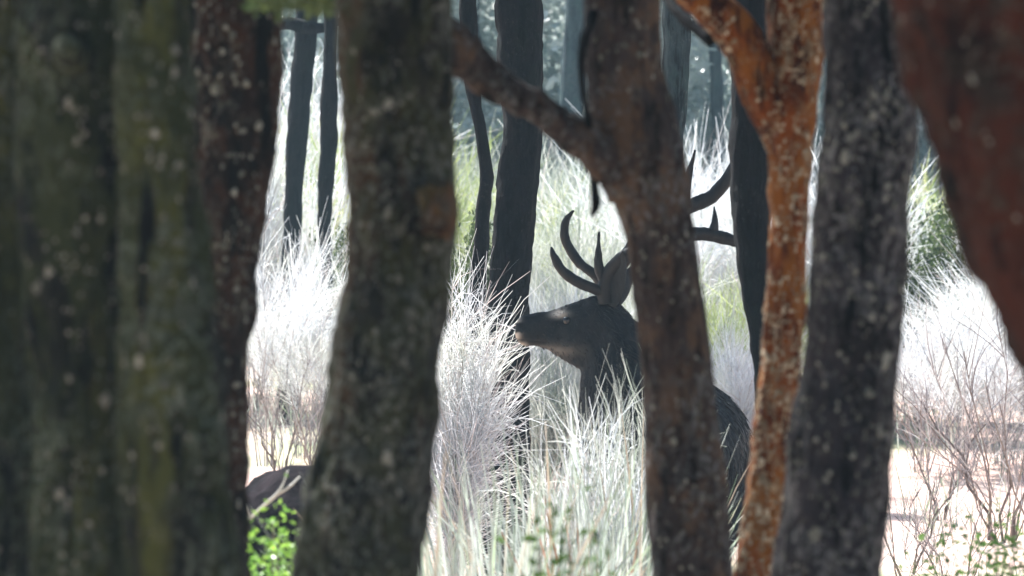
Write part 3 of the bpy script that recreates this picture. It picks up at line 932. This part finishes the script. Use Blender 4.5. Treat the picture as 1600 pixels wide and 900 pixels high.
def loft(stations, segs=28):
    """stations: (centre xyz, axis-a vector, axis-b vector); closed tube of ellipses"""
    th = np.linspace(0, 2 * PI, segs, endpoint=False)
    V = []
    for c, a, b in stations:
        V.append(c[None] + np.cos(th)[:, None] * np.array(a)[None] + np.sin(th)[:, None] * np.array(b)[None])
    n = len(V)
    V = np.concatenate(V)
    i = np.arange(n - 1)[:, None] * segs; j = np.arange(segs)[None]; j2 = (j + 1) % segs
    Q = np.stack([i + j, i + j2, i + segs + j2, i + segs + j], -1).reshape(-1, 4).tolist()
    Q.append(list(range(segs))[::-1]); Q.append([(n - 1) * segs + k for k in range(segs)])
    return V, Q


def fur_mat():
    m, t, b = new_mat("stag_fur")
    at = N(t, "ShaderNodeAttribute"); at.attribute_name = "tint"      # 0 dark coat, 1 pale patches
    a2 = N(t, "ShaderNodeAttribute"); a2.attribute_name = "dark"      # wet nose, nostril, mouth line
    tc = N(t, "ShaderNodeTexCoord").outputs["Object"]
    c = mixc(t, noise_fac(t, tc, 30, .35, .65, 6, .7, (.6, 1, .35)), (.008, .0095, .0115), (.021, .021, .022))  # brown coat toned blue-black: haze put into the fur colour
    c = mixc(t, at.outputs["Fac"], c, (.50, .44, .37))
    c = mixc(t, a2.outputs["Fac"], c, (.010, .009, .010))
    t.links.new(c, b.inputs["Base Color"])
    b.inputs["Roughness"].default_value = .8
    b.inputs["Specular IOR Level"].default_value = .12
    b.inputs["Sheen Weight"].default_value = .03
    bp = N(t, "ShaderNodeBump"); bp.inputs["Strength"].default_value = .6; bp.inputs["Distance"].default_value = .01
    t.links.new(noise_fac(t, tc, 70, 0, 1, 6, .7, (.5, 1, .35)), bp.inputs["Height"])
    t.links.new(bp.outputs[0], b.inputs["Normal"])
    return m


def build_stag():
    root = empty("stag", stag_base)
    tag(root, "dark antlered stag standing among the trees, head in profile facing left", 'deer')
    X, Y, Z = np.eye(3)
    parts = []
    # head: ellipses across the profile (px, py centre, half height px, half width m)
    st = []
    for px, py, h, wd in ((805, 516, 9, .016), (808, 516, 17, .030), (814, 516, 23, .040), (824, 516, 25, .044), (840, 514, 27, .043), (858, 517, 31, .046), (876, 520, 40, .058),
                          (896, 522, 50, .072), (918, 523, 59, .080), (942, 520, 59, .084), (964, 518, 50, .080), (982, 520, 30, .06)):
        st.append((DP(px, py), np.array([0, wd, 0]), np.array([0, 0, h / S_])))
    parts.append(loft(st))

    def chain(pts, ax=1.0):
        C = np.array([p[0] for p in pts]); T, A, B = frames(C)
        parts.append(loft([(c, A[i] * r, B[i] * r2) for i, (c, r, r2) in enumerate(pts)]))

    # neck with mane, dropping to the chest
    chain([(DP(952, 505), .085, .08), (DP(962, 530, .0), .125, .10), (DP(974, 575, -.01), .165, .13), (DP(985, 625, -.02), .20, .17), (DP(995, 680, -.03), .235, .20), (DP(1004, 740, -.02), .24, .22), (DP(1010, 800, .0), .20, .2), (DP(1012, 830, .02), .08, .1)])
    # trunk of the body going back and to the right
    chain([(DP(1000, 715, -.16), .10, .12), (DP(1003, 715, -.10), .20, .22), (DP(1012, 712, .05), .255, .28), (DP(1030, 714, .30), .275, .30), (DP(1052, 712, .55), .265, .29), (DP(1072, 708, .78), .265, .265),
           (DP(1086, 710, .98), .255, .262), (DP(1094, 716, 1.12), .20, .21), (DP(1097, 720, 1.20), .08, .10)])
    # legs: shoulder-elbow-knee-fetlock-hoof in front, thigh-stifle-hock-fetlock-hoof behind
    g = stag_base[2]

    def leg(pts):
        C = np.array([p[0] for p in pts]); T, A, B = frames(C)
        parts.append(loft([(c, A[i] * r, B[i] * r) for i, (c, r) in enumerate(pts)]))
    for sx, sw in ((-.15, -.04), (.13, .05)):
        x = stag_base[0] - .065 + sx; y = stag_base[1] - .38
        leg([(np.array([x, y, .95]), .10), (np.array([x + .01, y, .78]), .085), (np.array([x + .01, y + .02, .62]), .060), (np.array([x, y + .01, .46]), .042), (np.array([x, y - .01 + sw, .40]), .043),
             (np.array([x, y + sw, .22]), .026), (np.array([x, y + sw, .10]), .033), (np.array([x, y - .03 + sw, .05]), .035), (np.array([x, y - .05 + sw, g + .005]), .040)])
    for sx, sw in ((-.13, .05), (.16, -.04)):
        x = stag_base[0] + .09 + sx; y = stag_base[1] + .60
        leg([(np.array([x, y, .98]), .15), (np.array([x, y - .04, .80]), .135), (np.array([x, y - .05, .66]), .095), (np.array([x, y + .06, .54]), .058), (np.array([x, y + .13 + sw, .46]), .044),
             (np.array([x, y + .10 + sw, .26]), .030), (np.array([x, y + .09 + sw, .11]), .036), (np.array([x, y + .05 + sw, .05]), .037), (np.array([x, y + .03 + sw, g + .005]), .042)])
    # tail
    chain([(DP(1094, 660, 1.16), .035, .03), (DP(1098, 685, 1.25), .04, .03), (DP(1100, 715, 1.27), .018, .014)])
    bm = bmesh.new()
    for V, Q in parts:
        vs = [bm.verts.new(Vector(v - stag_base)) for v in V]
        for q in Q:
            try: bm.faces.new([vs[i] for i in q])
            except ValueError: pass
    bmesh.ops.recalc_face_normals(bm, faces=bm.faces)
    tmp = bpy.data.meshes.new("tmp"); bm.to_mesh(tmp); bm.free()
    to = bpy.data.objects.new("tmp", tmp); COL.objects.link(to)
    rm = to.modifiers.new("r", 'REMESH'); rm.mode = 'VOXEL'; rm.voxel_size = .0095
    sm = to.modifiers.new("s", 'SMOOTH'); sm.factor = .5; sm.iterations = 4
    dg = bpy.context.evaluated_depsgraph_get()
    me = bpy.data.meshes.new_from_object(to.evaluated_get(dg))
    bpy.data.objects.remove(to); bpy.data.meshes.remove(tmp)
    me.name = "body"
    nv = len(me.vertices)
    co = np.zeros(nv * 3, dtype=np.float32); me.vertices.foreach_get("co", co); co = co.reshape(-1, 3).astype(float) + stag_base
    nr = np.zeros(nv * 3, dtype=np.float32); me.vertices.foreach_get("normal", nr); nr = nr.reshape(-1, 3)
    px = 800 + co[:, 0] * S_; py = 450 + (CAMZ - co[:, 2]) * S_
    # shaggy relief on neck and body, finer on the head
    rough = np.clip((px - 890) / 60, 0, 1)
    dsp = rough * .010 * fbm(co * np.array([22, 22, 7]), 4, 3) + .0015 * fbm(co * 60, 2, 7)
    # nostril, mouth line, eye hollow and brow, cheek bone
    def dent(cx, cy, rx, ry, a): return a * np.exp(-(((px - cx) / rx) ** 2 + ((py - cy) / ry) ** 2))
    head = (np.abs(co[:, 1] - DD) < .12) & (px < 960) & (py < 600)
    side = np.clip(np.abs(nr[:, 1]) * 1.5, 0, 1) * head
    mouth_y = 531 + (px - 806) * .10
    mouth = np.exp(-((py - mouth_y) / 2.4) ** 2) * ((px > 806) & (px < 852))
    d = dent(815, 506, 5, 4.5, -.006) + mouth * -.005 + dent(884, 501, 9, 7, -.008) + dent(884, 490, 12, 5, .006) + dent(905, 535, 22, 14, .006) + dent(860, 515, 16, 8, -.004)
    co2 = co + nr * (dsp + d * side)[:, None]
    me.vertices.foreach_set("co", (co2 - stag_base).astype(np.float32).ravel())
    pale = np.zeros(nv)
    pale = np.maximum(pale, np.exp(-((px - 806) / 7) ** 2) * (py < 545) * ((py < 504) | (py > 520)) * .9 * head)          # pale muzzle and chin, with the sunlit rim painted in
    pale = np.maximum(pale, np.exp(-(((px - 814) / 9) ** 2 + ((py - 540) / 6) ** 2)) * .8 * head)
    pale = np.maximum(pale, np.exp(-(((px - 873) / 13) ** 2 + ((py - 491) / 5) ** 2)) * 1.0 * head)                     # pale patch over the eye
    pale = np.maximum(pale, np.exp(-(((px - 865) / 35) ** 2 + ((py - 548) / 9) ** 2)) * .22 * head)
    pale = np.maximum(pale, np.clip((px - 1150) / 25, 0, 1) * np.exp(-((py - 690) / 70) ** 2) * .22)                      # grey light sheen painted on the flank of the rump
    dark = np.maximum(np.exp(-(((px - 814) / 6) ** 2 + ((py - 507) / 5) ** 2)), mouth * .8) * head
    dark = np.maximum(dark, np.exp(-(((px - 834) / 12) ** 2 + ((py - 525) / 8) ** 2)) * .7 * head)
    a = me.attributes.new("tint", 'FLOAT', 'POINT'); a.data.foreach_set("value", np.clip(pale, 0, 1).astype(np.float32))
    a = me.attributes.new("dark", 'FLOAT', 'POINT'); a.data.foreach_set("value", np.clip(dark, 0, 1).astype(np.float32))
    me.update()
    me.polygons.foreach_set("use_smooth", np.ones(len(me.polygons), dtype=bool))
    fur = fur_mat(); me.materials.clear(); me.materials.append(fur)
    link("body", me, root)
    # shaggy coat: mane on neck and chest, shorter hair on back and head
    cand = np.where(~((px < 846) & (py < 560)))[0]
    pick = rng.choice(cand, 15000)
    P0 = co2[pick]; nn = nr[pick]; hx = px[pick]; hy = py[pick]
    flow = np.stack([np.full(len(P0), .75), .15 * np.ones(len(P0)), np.full(len(P0), -.75)], 1)
    flow = flow + rng.normal(0, .28, flow.shape)
    flow -= nn * (flow * nn).sum(1)[:, None]
    flow /= np.linalg.norm(flow, axis=1)[:, None] + 1e-9
    L = np.where(hx < 925, .012, np.where((hx < 1010) & (hy > 540), .060, .034)) * rng.uniform(.5, 1.3, len(P0))
    kk = 4; HP = np.zeros((len(P0), kk, 3))
    for j in range(kk):
        s_ = j / (kk - 1)
        HP[:, j] = P0 + nn * (L * (.34 * s_ - .10 * s_ * s_))[:, None] + flow * (L * s_)[:, None]
        HP[:, j, 2] -= L * .25 * s_ * s_
    V, Q, ti = ribbons(HP, np.array([1, .85, .6, .12])[None] * (.0034 * rng.uniform(.6, 1.3, len(P0)))[:, None], rng.uniform(0, 1, len(P0)))
    M['hair'] = strand_mat("stag_hair", (.005, .005, .0065), (.034, .029, .028), .15, .55, .35)
    hr = link("coat_hair", mesh_np("coat_hair", V - stag_base, Q, M['hair'], True, ti), root); hr['kind'] = 'stuff'
    # eyes
    m, t, b = new_mat("eye"); b.inputs["Base Color"].default_value = (.012, .008, .006, 1); b.inputs["Roughness"].default_value = .08
    bm = bmesh.new(); bmesh.ops.create_uvsphere(bm, u_segments=20, v_segments=14, radius=.0155)
    em = bpy.data.meshes.new("eye"); bm.to_mesh(em); bm.free(); em.materials.append(m)
    for p in em.polygons: p.use_smooth = True
    for s in (-1, 1):
        e = link("eye", em, root); e.location = Vector(DP(885, 501, s * .058) - stag_base)
    # ears: cupped leaves
    def ear(b0, tip, out):
        b0 = b0 - stag_base; tip = tip - stag_base
        ax = tip - b0; L = np.linalg.norm(ax); ax /= L
        out = np.array(out, float); out -= ax * out.dot(ax); out /= np.linalg.norm(out)
        sd_ = np.cross(ax, out)
        V = []; n1, n2 = 14, 11
        for sh in (0, 1):
            for i in range(n1):
                u = i / (n1 - 1)
                wv = .038 * math.sin(PI * (u * .86 + .12)) ** .8 * (1 if u < .99 else .2)
                for j in range(n2):
                    v = j / (n2 - 1) * 2 - 1
                    a_ = v * 1.15
                    V.append(b0 + ax * L * u + sd_ * math.sin(a_) * wv + out * (math.cos(a_) * -wv * .6 + (.007 * (1 - abs(v)) if sh else 0)))
        V = np.array(V); Q = []
        for sh in (0, 1):
            o_ = sh * n1 * n2
            for i in range(n1 - 1):
                for j in range(n2 - 1):
                    q = [o_ + i * n2 + j, o_ + i * n2 + j + 1, o_ + (i + 1) * n2 + j + 1, o_ + (i + 1) * n2 + j]
                    Q.append(q if sh else q[::-1])
        me2 = mesh_np("ear", V, np.array(Q), fur, True, np.full(len(V), .02))
        link("ear", me2, root)
    ear(DP(955, 480, -.07), DP(972, 392, -.15), (-.6, -.8, 0))
    ear(DP(958, 480, .07), DP(990, 415, .20), (-.6, .8, 0))
    # antlers
    am, t, b = new_mat("antler")
    tc = N(t, "ShaderNodeTexCoord").outputs["Object"]
    c = mixc(t, noise_fac(t, tc, 40, .35, .65, 5, .65, (1, 1, .3)), (.006, .005, .0055), (.017, .014, .013))
    t.links.new(c, b.inputs["Base Color"]); b.inputs["Roughness"].default_value = .6; b.inputs["Specular IOR Level"].default_value = .25
    bp = N(t, "ShaderNodeBump"); bp.inputs["Strength"].default_value = .6; bp.inputs["Distance"].default_value = .004
    t.links.new(noise_fac(t, tc, 60, 0, 1, 5, .6, (1, 1, .25)), bp.inputs["Height"]); t.links.new(bp.outputs[0], b.inputs["Normal"])

    def T_(pts, rs, sd_=0):
        return tube([DP(*p) for p in pts], np.array(rs) * .86 / S_, 18, .006, .0028, .06, sd_, 45)
    near = [T_([(946, 474, -.045), (944, 455, -.05), (952, 425, -.07), (985, 395, -.12), (1040, 380, -.16), (1096, 366, -.18), (1125, 372, -.18), (1155, 380, -.17), (1190, 372, -.14), (1225, 345, -.10)], [15, 14, 13, 12, 11.5, 12, 11, 10, 8, 3], 1),
            T_([(944, 458, -.05), (922, 449, -.07), (896, 437, -.09), (876, 420, -.10), (866, 402, -.10), (861, 386, -.10)], [11, 10, 9.5, 8.5, 6.5, 2], 2),
            T_([(946, 440, -.055), (936, 420, -.06), (934, 395, -.065), (936, 362, -.06)], [11, 9, 6.5, 1.5], 3),
            T_([(1108, 372, -.18), (1113, 350, -.18), (1113, 324, -.17)], [12, 6, 1.5], 4),
            T_([(1170, 374, -.155), (1195, 345, -.16), (1205, 315, -.15)], [8, 6, 1.5], 5)]
    far = [T_([(952, 474, .045), (956, 450, .06), (985, 392, .10), (1035, 346, .15), (1088, 318, .18), (1112, 308, .187), (1134, 286, .19), (1150, 258, .18), (1168, 215, .15)], [15, 14, 13, 12.5, 12, 12, 11, 9, 3], 6),
           T_([(952, 458, .055), (932, 432, .07), (908, 412, .09), (890, 388, .10), (882, 362, .10), (886, 342, .10), (897, 328, .10)], [11, 10, 9, 8, 6.5, 4.5, 1.5], 7),
           T_([(1072, 322, .17), (1076, 292, .19), (1082, 262, .20), (1089, 232, .20)], [10, 7, 5, 1.5], 8),
           T_([(1140, 278, .185), (1172, 270, .22), (1200, 250, .24)], [9, 6, 1.5], 9)]
    for pr in (near, far):
        V, Q = join(pr)
        an = link("antler", mesh_np("antler", V - stag_base, Q, am), root)


build_stag()


# ------------------------------------------------------------------ air between the trees
HAZE = 0.0013
if HAZE:
    m = bpy.data.materials.new("haze"); m.use_nodes = True
    t = m.node_tree; t.nodes.clear()
    pv = N(t, "ShaderNodeVolumePrincipled"); pv.inputs["Density"].default_value = HAZE
    pv.inputs["Color"].default_value = (.62, .88, 1.0, 1); pv.inputs["Anisotropy"].default_value = .0
    ou = N(t, "ShaderNodeOutputMaterial"); t.links.new(pv.outputs[0], ou.inputs["Volume"])
    bm = bmesh.new(); bmesh.ops.create_cube(bm, size=1)
    hm = bpy.data.meshes.new("haze"); bm.to_mesh(hm); bm.free(); hm.materials.append(m)
    h = link("haze", hm, None, (0, 420, 9.5)); h.scale = (860, 1000, 25)
    tag(h, kind='stuff')
